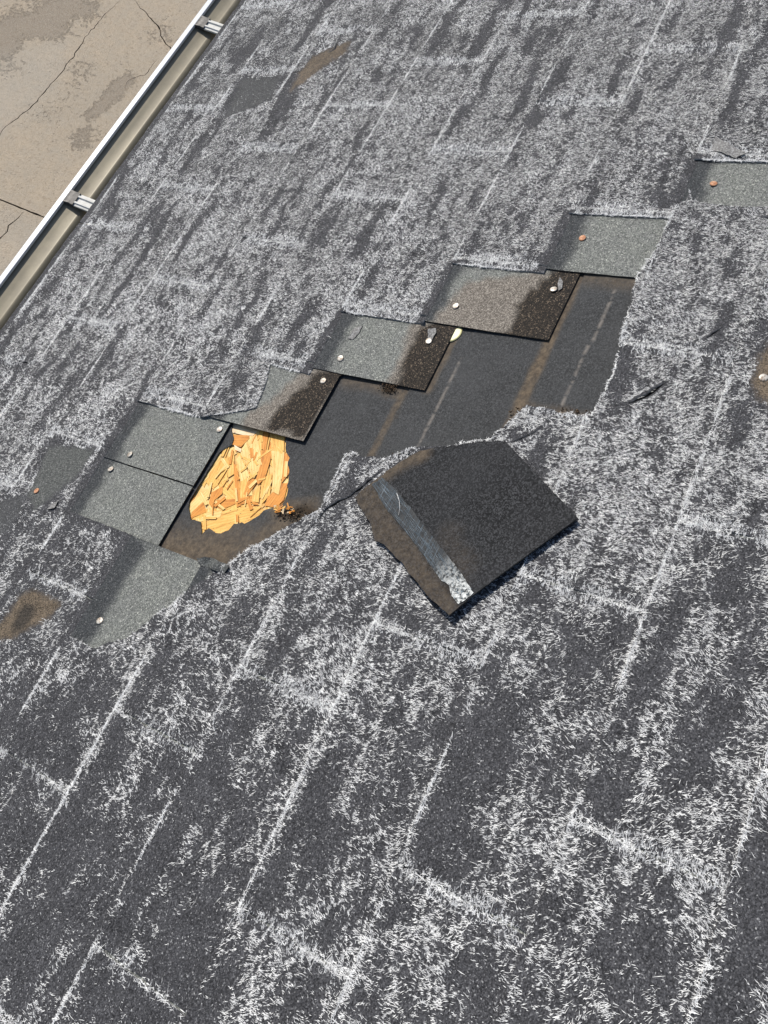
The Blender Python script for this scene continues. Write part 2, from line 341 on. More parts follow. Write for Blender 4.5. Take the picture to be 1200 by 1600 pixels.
for k in range(KMIN + 1, KMAX):
    t0, t1 = k * CS - .197, k * CS - .0050
    jj = joint0(k) + math.floor((SMIN - joint0(k)) / TW) * TW - 0.0
    # shingles are three tabs long
    x = jj - ((round((jj - (.377 - .11 * k)) / TW)) % 3) * TW
    edges = []
    while x < SMAX: edges.append(x); x += 3 * TW
    if k in (3, 4, 5, 6): edges = [L_LOW[k][1] - 6 * TW, L_LOW[k][1] - 3 * TW, L_LOW[k][1], L_LOW[k][1] + 3 * TW, L_LOW[k][1] + 6 * TW]
    if k == 7: edges = [.2495 - 3 * TW, .2495, .2495 + 3 * TW, .2495 + 6 * TW]
    for a, b in zip(edges[:-1], edges[1:]):
        a = max(a, SMIN); b = min(b, SMAX)
        if b - a < .05: continue
        holes = [FELT] + CRACKS
        if k in L_LOW:
            e0, e1 = L_LOW[k]; holes.append([(e0, t0 - .03), (e1 + .0002, t0 - .03), (e1 + .0002, t1 + .03), (e0, t1 + .03)])
            if k == 6: holes.append([(.15, t0 - .02), (.17, t0 - .02), (.17, t1 + .05), (.15, t1 + .05)])
        near = b > -.5 and a < 2.2 and k > -2
        plate('unweathered_shingle_strip', rough([(a + .001, t0), (b - .001, t0), (b - .001, t1), (a + .001, t1)], .02, .0004, 200 + k) if 0 else rough([(a + .001, t0), (b - .001, t0), (b - .001, t1), (a + .001, t1)], .02, .0002, 200 + k), holes,
              lambda s, t, k=k: nk(k, s, t) + (0 if k != 6 else .0007), .0019, .009 if near else .05, [MC, MASP], roof, {'band': band(k), 'tan': tanf(k), 'burn': burnf(k)})

# felt sheets, with a ragged hole down to the boards
def Z6(l): return [(280 + x / 6, 640 + y / 6) for x, y in l]
hole = RL(Z6([(490, 120), (760, 150), (985, 235), (990, 300), (985, 345), (1000, 400), (1025, 440), (1008, 480), (1022, 560), (1015, 640), (1000, 700), (1012, 730), (975, 850), (915, 905),
              (840, 915), (780, 935), (735, 985), (650, 1035), (600, 1060), (575, 1045), (500, 1060), (450, 1120), (380, 1150), (330, 1145), (300, 1120), (265, 1100), (240, 1120), (195, 1165), (188, 1040), (150, 1030),
              (95, 1022), (75, 900), (92, 830), (180, 690), (278, 530), (362, 390), (425, 350), (482, 320), (500, 250), (480, 190)]), .0)
hole = rough(hole, .004, .0009, 81)
chalk1 = [R(737, 522), R(723, 550), R(712, 575), R(700, 600), R(682, 637), R(648, 705)]; chalk2 = [R(965, 441), R(945, 490), R(930, 525), R(912, 552), R(898, 590), R(878, 632)]
def felt_brown(s, t):
    b = np.zeros(np.shape(s)); w = .010 * perlin(s * 28, t * 28, 90)
    b = np.maximum(b, sstep(.012, .004, np.abs(t - .366 - .004) + .3 * w))                      # lap dirt at the middle lap
    b = np.maximum(b, .8 * sstep(.010, .004, np.abs(t - .505 + .5 * w)) * sstep(.47, .485, s))
    b = np.maximum(b, .75 * sstep(.0065, .0035, np.abs(t - .5385) + .2 * w))
    b = np.maximum(b, .95 * sstep(.240, .170, s + w + .3 * (t - .7)) * sstep(.60, .68, t + w))
    b = np.maximum(b, .6 * sstep(.03, .0, dist_path(s, t, [(.70, .37), (.70, .29)]) + w * 1.5))
    b = np.maximum(b, .75 * sstep(.022, .004, dist_path(s, t, [(.478, .36), (.474, .29), (.48, .28)]) + w))
    b = np.maximum(b, .7 * sstep(.018, .0, dist_path(s, t, [(.472, .64), (.470, .55)]) + w))
    b = np.maximum(b, .8 * sstep(.03, .005, dist_path(s, t, [(.255, .625), (.265, .59), (.20, .64)]) + w))
    b = np.maximum(b, .5 * sstep(.002, .0004, np.abs(t - .5300)))
    return b
def felt_chalk(s, t):
    w = .0012 * perlin(s * 80, t * 80, 92); m = .5 + 1.2 * (perlin(s * 60, t * 60, 93) + .25)
    return .7 * np.clip(m, .15, .85) * np.maximum(sstep(.0011, .0001, dist_path(s, t, chalk1) + w * .5), sstep(.0010, .0001, dist_path(s, t, chalk2) + w * .5))
def felt_rot(s, t):
    w = .008 * perlin(s * 45, t * 45, 94); d = dist_path(s, t, [(.470, .345), (.466, .37), (.474, .29)])
    r = sstep(.009, .001, d + w)
    r = np.maximum(r, sstep(.013, .003, np.hypot(s - .378, t - .478) + w)); r = np.maximum(r, sstep(.012, .003, np.hypot(s - .473, t - .562) + w))
    r = np.maximum(r, sstep(.014, .003, dist_path(s, t, [(.259, .612), (.266, .586), (.262, .566)]) + w))
    return .9 * r
fa = {'brown': felt_brown, 'chalk': felt_chalk, 'rot': felt_rot}
def sheet(t0, t1, n, s0=-.1, s1=1.2, g=.004, holes=()):
    return plate('roofing_felt', rough([(s0, t0), (s1, t0), (s1, t1), (s0, t1)], .03, .0006, 300), list(holes), lambda s, t: n + .0009 * perlin(s * 11, t * 14, 95) + .0004 * perlin(s * 50, t * 50, 96), .0014, g, [MF, MASP], roof, fa)
sheet(.52, .86, -.0035, .05, .62, .005, [hole]); sheet(.355, .5315, -.0018, .30, .80, .0035); sheet(.26, .3625, .0000, .40, .80, .0035)
raw('roofing_felt', [(SMIN, -.75, -.0062), (SMAX, -.75, -.0062), (SMAX, T_EAVE - .01, -.0062), (SMIN, T_EAVE - .01, -.0062)] if 0 else
    [(SMIN, .88, -.0052), (SMAX, .88, -.0052), (SMAX, T_EAVE - .012, -.0052), (SMIN, T_EAVE - .012, -.0052)], [(0, 1, 2, 3)], roof, [MB])
raw('roofing_felt', [(SMIN, -.70, -.0052), (SMAX, -.70, -.0052), (SMAX, .25, -.0052), (SMIN, .25, -.0052)], [(0, 1, 2, 3)], roof, [MB])

# board under the felt and its wood flakes
mm = M('board_resin', .7, .3); gr = mm.noise(1, 3, .6, mm.map((60, 14, 1)))
MBOARD = mm.col(mm.ramp(gr, [(.3, (.55, .30, .10)), (.55, (.72, .48, .18)), (.75, (.8, .6, .3))])).m
deck = raw('deck_board', [(x, y, z) for z in (-.0075, -.0195) for x, y in ((SMIN, -.7), (SMAX, -.7), (SMAX, T_EAVE - .02), (SMIN, T_EAVE - .02))],
           [(0, 1, 2, 3), (7, 6, 5, 4), (0, 4, 5, 1), (1, 5, 6, 2), (2, 6, 7, 3), (3, 7, 4, 0)], roof, [MBOARD])
def wood(name, a, b, d):
    m = M(name, .62, .3); g = m.noise(1, 4, .65, m.map((26, 420, 1)), .4); c = m.ramp(g, [(.36, d), (.48, a), (.66, b)])
    sp = m.ramp(m.noise(1, 2, .5, m.map((170, 520, 1))), [(.31, 1), (.36, 0)]); c = m.mix(m.math('MULTIPLY', sp, .85), c, (.10, .045, .015))
    c = m.mix(m.ramp(m.noise(28, 3), [(.45, 0), (.7, .35)]), c, (.60, .24, .05)); m.col(c); m.bump(g, .4, .0006); return m.m
WD = {'c': wood('pale_flake', (.76, .53, .19), (.82, .64, .29), (.52, .30, .08)), 'y': wood('yellow_flake', (.73, .42, .10), (.80, .54, .18), (.48, .23, .045)),
      'o': wood('orange_flake', (.60, .235, .035), (.70, .33, .07), (.36, .12, .02)), 'w': wood('bleached_flake', (.76, .60, .38), (.82, .70, .50), (.55, .36, .18))}
def flake(poly, key, n, edge=.0003):
    cx = sum(p[0] for p in poly) / len(poly); cy = sum(p[1] for p in poly) / len(poly)
    q = np.array(poly) - (cx, cy); u, sv, vt = np.linalg.svd(q, full_matrices=False); ang = math.atan2(vt[0][1], vt[0][0]); ca, sa = math.cos(-ang), math.sin(-ang)
    L = [(x * ca - y * sa, x * sa + y * ca) for x, y in q]
    if sum(L[i][0] * L[(i + 1) % len(L)][1] - L[(i + 1) % len(L)][0] * L[i][1] for i in range(len(L))) < 0: L = L[::-1]
    m = len(L); tilt = 0
    V = [(x, y, tilt * y) for x, y in L] + [(x, y, -.00035) for x, y in L]
    o = raw('wood_flake', V, [tuple(range(m))] + [(i, m + i, m + (i + 1) % m, (i + 1) % m) for i in range(m)], deck, [WD[key]])
    o.location = (cx, cy, n); o.rotation_euler = (0, 0, ang); return o
n = -.0068
for i in range(150):                                         # scattered small ones first (lowest)
    cx, cy = random.uniform(.18, .37), random.uniform(.62, .80); L = random.uniform(.012, .032); w = random.uniform(.003, .009); a = random.gauss(.25, .55)
    p = []
    for x, y in ((-L, -w * random.uniform(.3, 1)), (-L * .3, -w), (L * .7, -w * .9), (L, -w * random.uniform(0, .6)), (L * random.uniform(.85, 1.1), w * .5), (L * .3, w), (-L * .8, w * .8)):
        p.append((cx + x * math.cos(a) - y * math.sin(a), cy + x * math.sin(a) + y * math.cos(a)))
    flake(p, random.choice('ccyyyyo'), n + random.uniform(0, .0005))
n = -.0063
for key, pts in [('y', [(250, 1000), (400, 930), (560, 930), (760, 900), (800, 960), (700, 1020), (600, 1080), (480, 1100), (390, 1170), (280, 1150), (180, 1180)]),
    ('c', [(480, 340), (585, 385), (440, 470), (200, 710), (70, 880), (200, 640), (380, 370)]), ('y', [(440, 430), (465, 440), (447, 650), (330, 730), (270, 690), (280, 600), (360, 500)]),
    ('c', [(60, 900), (250, 765), (305, 800), (200, 910), (70, 1050)]), ('o', [(225, 865), (255, 960), (140, 1005), (100, 1035), (120, 960)]), ('c', [(255, 965), (405, 935), (385, 1010), (170, 1060)]),
    ('o', [(300, 780), (410, 715), (402, 790), (330, 850), (322, 940), (278, 880)]), ('o', [(340, 850), (520, 838), (525, 885), (400, 935), (325, 905)]), ('y', [(450, 460), (515, 400), (520, 600), (455, 640)]),
    ('c', [(530, 470), (570, 430), (660, 620), (600, 790), (560, 600)]), ('y', [(545, 690), (640, 640), (620, 830), (560, 850)]), ('o', [(655, 635), (715, 655), (722, 690), (640, 805), (600, 795)]),
    ('o', [(508, 480), (556, 600), (578, 900), (540, 915), (520, 700)]), ('o', [(570, 830), (705, 805), (690, 862), (580, 890)]), ('y', [(690, 780), (760, 700), (745, 870), (680, 860)]),
    ('y', [(790, 640), (870, 600), (850, 800), (770, 890), (760, 760)]), ('o', [(960, 690), (1020, 690), (980, 850), (900, 920), (800, 900), (830, 820)]), ('o', [(980, 400), (1040, 430), (1030, 600), (950, 700), (970, 520)]),
    ('c', [(660, 235), (722, 225), (783, 420), (752, 560), (700, 645), (620, 505), (572, 400)]), ('y', [(725, 180), (800, 210), (775, 370), (760, 390)]), ('o', [(785, 200), (840, 210), (812, 390), (775, 370)]),
    ('o', [(770, 380), (865, 385), (852, 480), (805, 640), (740, 705), (716, 662), (760, 520)]), ('y', [(850, 215), (1000, 240), (985, 300), (978, 460), (858, 462), (860, 330)]), ('c', [(865, 385), (985, 400), (968, 600), (935, 800), (868, 765), (880, 600)]),
    ('o', [(495, 235), (655, 240), (657, 270), (577, 352), (490, 325)]), ('w', [(480, 130), (650, 160), (740, 200), (690, 245), (600, 238), (500, 215)]), ('w', [(515, 330), (585, 370), (575, 400), (520, 372)]), ('o', [(680, 860), (745, 878), (735, 895), (690, 888)])]:
    flake(RL(Z6(pts), n), key, n); n += .00007
for i in range(70):
    px, py = 280 + random.uniform(100, 1010) / 6, 640 + random.uniform(180, 1120) / 6; cx, cy = R(px, py, n)
    if not bool(inpoly(np.array([cx]), np.array([cy]), hole)[0]): continue
    L = random.uniform(.005, .014); w = random.uniform(.0009, .0028); a = random.gauss(.25, .6)
    p = [(cx + x * math.cos(a) - y * math.sin(a), cy + x * math.sin(a) + y * math.cos(a)) for x, y in ((-L, -w * .9), (L * .9, -w), (L, w * .8), (-L * .92, w))]
    flake(p, random.choice('ccyyo'), n + random.uniform(-.0005, -.0001))
# splinters pushed out at the corner of the hole
for i in range(26):
    a, b = R(430 + 32 * random.random(), 792 + 10 * random.random() , -.002); L = random.uniform(.002, .006); w = random.uniform(.0008, .002); g = random.uniform(0, 3)
    p = [(a + x * math.cos(g) - y * math.sin(g), b + x * math.sin(g) + y * math.cos(g)) for x, y in ((-L, -w), (L, -w * .4), (L * .8, w), (-L * .7, w * .8))]
    o = flake(p, random.choice('yoow'), -.0010 + random.uniform(0, .004)); o.name = 'wood_splinter'; o.rotation_euler[0] = random.uniform(-.5, .5); o.rotation_euler[1] = random.uniform(-.4, .4)

# torn mat flakes curled up at edges
def scrap(name, pts, n0, n1, mats, parent=roof, at=None, seed=5, g=.003, th=.002):
    P = rough(pts, .004, .0012, seed)
    ax = np.mean([p[0] for p in pts]); ay = np.mean([p[1] for p in pts])
    return plate(name, P, [], lambda s, t: n0 + (n1 - n0) * sstep(0, 1, .5 + perlin(s * 55, t * 55, seed)) , th, g, mats, parent, at or att_w())
scrap('torn_scrap', RL([(308, 872), (330, 871), (352, 880), (360, 888), (350, 897), (330, 889), (312, 882)], .006), .004, .011, [MC, MASP], at={'band': lambda s, t: .7 + 0 * s, 'tan': lambda s, t: 0 * s, 'burn': lambda s, t: 0 * s}, seed=51)
scrap('torn_scrap', RL([(806, 652), (822, 636), (850, 640), (880, 645), (920, 652), (918, 660), (880, 654), (850, 650), (828, 645), (812, 665)], .004), .001, .006, [MF, MASP], at={'brown': lambda s, t: 1 + 0 * s, 'rot': lambda s, t: sstep(-.1, .2, perlin(s * 120, t * 120, 4)), 'chalk': lambda s, t: 0 * s}, seed=52)
# dirt crumbs
def crumb_obj(o):
    o.matrix_world = roof.matrix_world.copy(); return tag(o, kind='stuff')
def crumbs(px, py, n0, N, r, mat, seed):
    rg = np.random.default_rng(seed); V = []; Fs = []
    for i in range(N):
        s, t = R(px + rg.normal() * r, py + rg.normal() * r * .5, n0); z = rg.uniform(.0004, .0018)
        b = len(V); q = rg.uniform(.0006, .0022, 6) ; a0 = rg.uniform(0, 6)
        for k in range(4): V.append((s + q[k] * math.cos(a0 + k * 1.57), t + q[k] * math.sin(a0 + k * 1.57), n0))
        V.append((s, t, n0 + z)); Fs += [(b, b + 1, b + 4), (b + 1, b + 2, b + 4), (b + 2, b + 3, b + 4), (b + 3, b, b + 4)]
    return crumb_obj(raw('dirt_crumbs', V, Fs, None, [mat]))
mm = M('leaf_dirt', .9, .2); MDIRT = mm.col(mm.ramp(mm.noise(500, 2), [(.3, (.015, .010, .007)), (.55, (.07, .045, .028)), (.8, (.25, .18, .11))])).m
crumbs(626, 715, .0, 70, 9, MDIRT, 1); crumbs(607, 606, .0, 60, 7, MDIRT, 2); crumbs(455, 802, .0, 90, 11, MDIRT, 3); crumbs(822, 645, .002, 60, 9, MDIRT, 4); crumbs(890, 650, .002, 50, 14, MDIRT, 5)

# nails
mm = M('galvanised_nail', .45, .5, .3); MN1 = mm.col(mm.ramp(mm.noise(400, 2), [(.38, (.24, .18, .13)), (.50, (.42, .38, .33)), (.7, (.58, .55, .49))])).m
mm = M('rusty_nail', .7, .3, .1); MN2 = mm.col(mm.ramp(mm.noise(500, 3), [(.3, (.28, .10, .045)), (.55, (.48, .24, .13)), (.75, (.6, .42, .30))])).m
def disc_mesh(name, r, h, dome, mats, seg=20):
    V = [(0, 0, h + dome)]; Fs = []
    rings = [(.45, h + dome * .85), (.85, h + dome * .35), (1.0, h - .0002), (1.0, 0)]
    for q, z in rings: V += [(r * q * math.cos(2 * math.pi * i / seg), r * q * math.sin(2 * math.pi * i / seg), z) for i in range(seg)]
    for i in range(seg): Fs.append((0, 1 + i, 1 + (i + 1) % seg))
    for k in range(len(rings) - 1):
        for i in range(seg): a = 1 + k * seg + i; b = 1 + k * seg + (i + 1) % seg; Fs.append((a, a + seg, b + seg, b))
    me = bpy.data.meshes.new(name); me.from_pydata(V, [], Fs); me.polygons.foreach_set('use_smooth', [True] * len(Fs))
    for m in mats: me.materials.append(m)
    return me
n1, n2 = disc_mesh('nail', .0050, .0008, .0003, [MN1]), disc_mesh('rusty_nail', .0048, .0007, .0003, [MN2])
def nail_h(px, py):
    s, t = R(px, py, .007); k = round((t + .09) / CS); return float(nk(k, s, t)) if k else .008
for px, py, me, k in [(910, 372, n2, 3), (865, 452, n1, 4), (1115, 287, n2, 2), (670, 533, n1, 5), (532, 560, n1, 5), (712, 478, n1, 4), (505, 595, n1, 6), (343, 671, n1, 7), (203, 710, n1, 7), (173, 733, n1, 7),
                      (156, 970, n1, 6), (341, 898, n1, 6), (1193, 590, n1, 0), (57, 767, n2, 7), (88, 1045, n1, 99)]:
    if k == 99: continue
    s, t = R(px, py, .006); z = float(nk(k, s, t)) + .0010
    if px in (1193, 57): z = float(nk(math.floor(t / CS), s, t)) + .0004
    s, t = R(px, py, z); o = bpy.data.objects.new('nail', me); COL.objects.link(o); o.parent = roof; o.location = (s, t, z); o.rotation_euler = (random.uniform(-.18, .18), random.uniform(-.18, .18), random.random() * 6)
    if me is n2: o['label'] = 'rusty nail head'
# nail pierced peels and the half hidden plastic cap
mm = M('bare_mat', .85, .2); MPEEL = mm.col(mm.ramp(mm.noise(420, 4, .8), [(.34, (.07, .07, .07)), (.5, (.19, .185, .18)), (.68, (.42, .42, .41))])).m
scrap('torn_scrap', RL([(1108, 232), (1118, 214), (1140, 226), (1165, 240), (1150, 246), (1135, 242)], .008), .0072, .0092, [MPEEL, MASP], seed=53, th=.001)
def peel(pts, k, dz=.0012):
    p = rough(RL(pts, .006), .004, .0006, int(pts[0][0])); plate('mat_peel', p, [], lambda s, t: nk(k, s, t) + dz + .0012 * (.5 + perlin(s * 120, t * 120, 3)), .0012, .003, [MPEEL, MASP], roof)
peel([(872, 452), (871, 440), (874, 430), (879, 437), (878, 448)], 4); peel([(668, 526), (668, 513), (680, 511), (681, 518), (674, 530)], 5); peel([(543, 528), (553, 512), (566, 508), (560, 520), (550, 530)], 5, .0008)
peel([(74, 797), (84, 786), (92, 783), (86, 794)], 7, .002)
mm = M('yellowed_plastic', .45, .5); MCAP = mm.col((.72, .66, .33)).m
s, t = R(704, 519, .0005); o = bpy.data.objects.new('plastic_cap', disc_mesh('plastic_cap', .0165, .0010, .0006, [MCAP], 32)); COL.objects.link(o); o.parent = roof; o.location = (s, t, -.0008)

# ------------------------------------------------------------------ frayed glass fibre lying on the weathered shingles
def ribbons(name, s, t, z, ang, L, w, curl, lift, parent, mat, tilt=0):
    N = len(s); ca, sa = np.cos(ang), np.sin(ang)
    V = np.zeros((N, 6, 3), np.float32)
    for j, u in enumerate((-1., 0., 1.)):
        a = ang + curl * u * u * .0; cx = s + ca * L * .5 * u - sa * curl * L * (u * u - .5) * .5; cy = t + sa * L * .5 * u + ca * curl * L * (u * u - .5) * .5
        ww = w * (1.0 if u == 0 else .35) * .5; zz = z + lift * (.15 if u == 0 else (1 if u > 0 else .2))
        d = ang + curl * u; nx, ny = -np.sin(d), np.cos(d)
        V[:, 2 * j, 0] = cx + nx * ww; V[:, 2 * j, 1] = cy + ny * ww; V[:, 2 * j, 2] = zz + ww * .5
        V[:, 2 * j + 1, 0] = cx - nx * ww; V[:, 2 * j + 1, 1] = cy - ny * ww; V[:, 2 * j + 1, 2] = zz - ww * .2
    me = bpy.data.meshes.new(name); me.vertices.add(N * 6); me.vertices.foreach_set('co', V.ravel())
    b = (np.arange(N) * 6)[:, None]; Q = np.concatenate([b + np.array([[0, 1, 3, 2]]), b + np.array([[2, 3, 5, 4]])], 1).reshape(-1).astype(np.int32)
    me.loops.add(len(Q)); me.loops.foreach_set('vertex_index', Q); me.polygons.add(N * 2); me.polygons.foreach_set('loop_start', np.arange(N * 2, dtype=np.int32) * 4)
    me.update(calc_edges=True); me.validate()
    return link(name, me, parent, [mat])
def keepable(s, t):
    ok = (t < T_EAVE - .001) & ~inpoly(s, t, MISS) & ~inpoly(s, t, MISS2)
    for c in CRACKS: ok &= dist_path(s, t, c, True) > .0022
    for kk in EXTRA: ok &= ~inpoly(s, t, extra(kk)[0])
    return ok
def worley(x, y, seed):
    xi = np.floor(x).astype(int); yi = np.floor(y).astype(int); f1 = np.full(x.shape, 9.); f2 = np.full(x.shape, 9.)
    rg = np.random.default_rng(seed); P = rg.permutation(1024); ox = rg.random(1024); oy = rg.random(1024)
    for a in (-1, 0, 1):
        for b in (-1, 0, 1):
            h = P[(P[(xi + a) & 1023] + yi + b) & 1023]; d = np.hypot(xi + a + ox[h] - x, yi + b + oy[h] - y)
            f2 = np.where(d < f1, f1, np.minimum(f2, d)); f1 = np.minimum(f1, d)
    return f2 - f1
def in_frame(s, t, m=.12):       # rough trapezoid of roof that the photograph shows
    return inpoly(s, t, [(-.40 - m, .63), (-.035 - m * .7, -.054 - m), (.42, -.02 - m), (1.26 + m, .27 - m), (1.9 + m, 1.5), (.40 - m, 1.5)])
NC = 8000000
s = rng.uniform(-.62, 2.0, NC); t = rng.uniform(-.22, T_EAVE, NC); ok = in_frame(s, t) | (rng.random(NC) < .16); s, t = s[ok], t[ok]
C = cover(s, t); far = sstep(.05, .8, s); ok = C > 0; s, t, C, far = s[ok], t[ok], C[ok], far[ok]
gate = sstep(.02 + .12 * far, .22 + .20 * far, C + .34 * perlin(s * 20, t * 34, 220) + .16 * far * perlin(s * 62, t * 85, 232)) * (.80 + .2 * far) * (.5 + .5 * sstep(.15, .5, C)); ok = rng.random(len(s)) < gate * .62 * .95 + .004; s, t, C = s[ok], t[ok], C[ok]
wx = s + .0035 * perlin(s * 70, t * 70, 201) + .0018 * perlin(s * 190, t * 190, 208); wy = t + .0035 * perlin(s * 70, t * 70, 202) + .0018 * perlin(s * 190, t * 190, 209)
e1 = worley(wx * 46, wy * 58, 211); e2 = worley(wx * 105, wy * 135, 212); e3 = worley(wx * 16, wy * 75, 218); g1 = perlin(s * 38, t * 38, 213)
fr = perlin(s * 48, t * 60, 221) + .7 * perlin(s * 105, t * 130, 222) + .5 * perlin(s * 230, t * 250, 223); br = perlin(s * 17, t * 22, 224) + .6 * perlin(s * 55, t * 55, 225)
far = sstep(.05, .8, s)
wd = np.clip(.085 + .24 * (C - .22) + .13 * g1, .02, .34)
web = np.maximum(np.maximum(sstep(wd, wd * .4, e1) * sstep(-.30, .02, br + .5 * (C - .30)), sstep(.09, .04, e3) * sstep(.0, .2, perlin(s * 12, t * 30, 219))), .9 * sstep(wd * 1.1, wd * .5, e2) * sstep(-.02, .22, perlin(s * 24, t * 28, 214) + .6 * (C - .40)))
e4 = worley(wx * 92, wy * 128, 231); wf = np.clip(.075 + .32 * (C - .30) + .14 * g1, .02, .26); webf = sstep(wf, wf * .35, e4) * sstep(-.35, .05, fr)
th = .78 - .24 * far - .95 * C
net = np.maximum(np.maximum(web * (1 - .75 * far), webf * (.35 + .65 * far)), sstep(th - .04, th + .16, fr) * (1 - .72 * far))
cl = perlin(s * 260, t * 260, 205)
prob = net * (.30 + .9 * sstep(-.3, .3, cl)) * (1 + .8 * far) + .02
sel = (rng.random(len(s)) < prob) & keepable(s, t)
s, t, C, wx, wy = s[sel], t[sel], C[sel], wx[sel], wy[sel]; N = len(s)
k = np.floor(t / CS); ft = t - k * CS; js = (s - (.377 - .11 * k)) % TW; js = np.where(js > TW / 2, js - TW, js)
swirl = perlin(s * 8, t * 8, 206) * 1.1 + perlin(s * 30, t * 30, 216) * 1.0 + perlin(s * 75, t * 75, 217) * .8
down = np.pi / 2 + .2 + swirl + rng.normal(0, .34, N)
ang = np.where(rng.random(N) < .12, rng.uniform(0, np.pi, N), down)
nearj = (np.abs(js) < .012) & (rng.random(N) < .6); ang = np.where(nearj, rng.normal(.1, .3, N), ang)
L = np.exp(rng.normal(0, .42, N)) * (.0025 - .0002 * sstep(.1, .9, s)); L = np.clip(L, .0015, .016); L = np.where(rng.random(N) < .012, L * 2.4, L)
far = sstep(.5, 1.8, s); L *= 1 + .15 * far
w = rng.uniform(.00022, .00056, N) * (1.1 + .6 * far); curl = rng.normal(0, .16, N)
z = .0068 - .0165 * ((k + 1) * CS - t) + .0009 * perlin(s * 9, t * 9, 5) + .0006 * perlin(s * 30, t * 30, 6) + .0012 * sstep(.05, 0, (k + 1) * CS - t) * (perlin(s * 12, k * 3.3, 8) + .35)
print('main fibres', N)
tag(ribbons('frayed_glass_fibre', s, t, z + .0003, ang, L, w, curl, np.abs(rng.normal(0, .0007, N)), roof, MFIB), kind='stuff')
# the thin frayed line along every butt edge, joint and torn rim
ls, lt, la = [], [], []
def along(p, q, dens, amp, gate):
    Ln = math.hypot(q[0] - p[0], q[1] - p[1]); m = int(Ln * dens); u = rng.random(m); x = p[0] + (q[0] - p[0]) * u; y = p[1] + (q[1] - p[1]) * u
    g = perlin(x * 11 + 3, y * 11, 207) + gate; ok = rng.random(m) < sstep(-.12, .30, g); d = math.atan2(q[1] - p[1], q[0] - p[0])
    x = x[ok] + rng.normal(0, amp, ok.sum()); y = y[ok] + rng.normal(0, amp, ok.sum()); ls.append(x); lt.append(y); la.append(np.where(rng.random(len(x)) < .45, d + rng.normal(0, .15, len(x)), d + np.pi / 2 + rng.normal(0, .45, len(x))))
for k in range(-1, KMAX):
    along((-.62, (k + 1) * CS - .0010), (2.1, (k + 1) * CS - .0010), 2500, .0013, .05)
    j = joint0(k) - 3 * TW
    while j < 2.1: along((j - .0015, k * CS), (j - .0015, (k + 1) * CS), 2300, .0016, .20); along((j + .0045, k * CS), (j + .0045, (k + 1) * CS), 1100, .0012, .0); j += TW
for P in (MISS, MISS2):
    for a, b in zip(P, P[1:] + P[:1]): along(a, b, 1500 if a[1] < .66 or a[0] < .14 else 2600, .0008, .10)
s = np.concatenate(ls); t = np.concatenate(lt); ang = np.concatenate(la)
inner = inpoly(s, t, MISS) | inpoly(s, t, MISS2); d1 = np.minimum(dist_path(s, t, MISS, True), dist_path(s, t, MISS2, True))
ok = (~inner | (d1 < .0015)) & (soft_rim(s, t) > .010) & (t < T_EAVE + .001); s, t, ang = s[ok], t[ok], ang[ok]; N = len(s); k = np.minimum(np.floor(t / CS), KMAX - 1)
z = .0068 - .0165 * ((k + 1) * CS - t) + .0009 * perlin(s * 9, t * 9, 5) + .0006 * perlin(s * 30, t * 30, 6) + .0012 * sstep(.05, 0, (k + 1) * CS - t) * (perlin(s * 12, k * 3.3, 8) + .35)
tag(ribbons('frayed_edge_fibre', s, t, z + .0004, ang, np.clip(np.exp(rng.normal(math.log(.0042), .42, N)), .0015, .012), rng.uniform(.0003, .0008, N), rng.normal(0, .35, N), np.abs(rng.normal(0, .0009, N)), roof, MFIB), kind='stuff')

# ------------------------------------------------------------------ fascia, drip edge, wall
mm = M('painted_fascia', .5, .4); MFAS = mm.col(mm.ramp(mm.noise(20, 3), [(.3, (.62, .58, .50)), (.7, (.72, .68, .60))])).m
mm = M('galvanised_steel', .38, .5, .85); MGAL = mm.col(mm.ramp(mm.noise(60, 3), [(.3, (.45, .45, .43)), (.7, (.62, .61, .57))])).m
GE = bpy.data.objects.new('rain_gutter', None); COL.objects.link(GE)
EAVE = ORG + T_EAVE * E2
GM = Matrix(((0, -1, 0, EAVE.x), (1, 0, 0, EAVE.y), (0, 0, 1, EAVE.z), (0, 0, 0, 1))); GE.matrix_world = GM
def extr(name, prof, s0, s1, mats, parent, closed=False, smooth=False, cuts=1):
    m = len(prof); V = []
    for c in range(cuts + 1): V += [(s0 + (s1 - s0) * c / cuts, y, z) for y, z in prof]
    Fs = [(c * m + i, c * m + (i + 1) % m, (c + 1) * m + (i + 1) % m, (c + 1) * m + i) for c in range(cuts) for i in range(m if closed else m - 1)]
    return raw(name, V, Fs, parent, mats, smooth)
wall = bpy.data.objects.new('house_wall', None); COL.objects.link(wall); wall.matrix_world = GM
tag(wall, label='pale painted house wall and fascia under the eave behind the gutter', category='wall', kind='thing')
extr('fascia_board', [(-.022, -.018), (-.022, -.20), (-.045, -.20), (-.045, -.010)], SMIN, SMAX, [MFAS], wall, True)
extr('soffit', [(-.045, -.198), (-.40, -.198), (-.40, -.186), (-.045, -.186)], SMIN, SMAX, [MFAS], wall, True)
mm = M('stucco', .9, .2); MST = mm.col(mm.ramp(mm.noise(60, 4), [(.3, (.42, .37, .30)), (.7, (.52, .47, .39))])).bump(mm.noise(90, 4), .6, .004).m
extr('wall_face', [(-.40, -.20), (-.40, -2.70), (-.55, -2.70), (-.55, -.20)], SMIN, SMAX, [MST], wall, True)
tag(extr('drip_edge', [(.002, -.0145), (-.019, -.0125), (-.0195, -.05), (-.0215, -.05), (-.0205, -.0095), (-.06, .002), (-.06, .003), (.002, -.0135)], SMIN, SMAX, [MGAL], wall, True), label='bent metal drip edge')

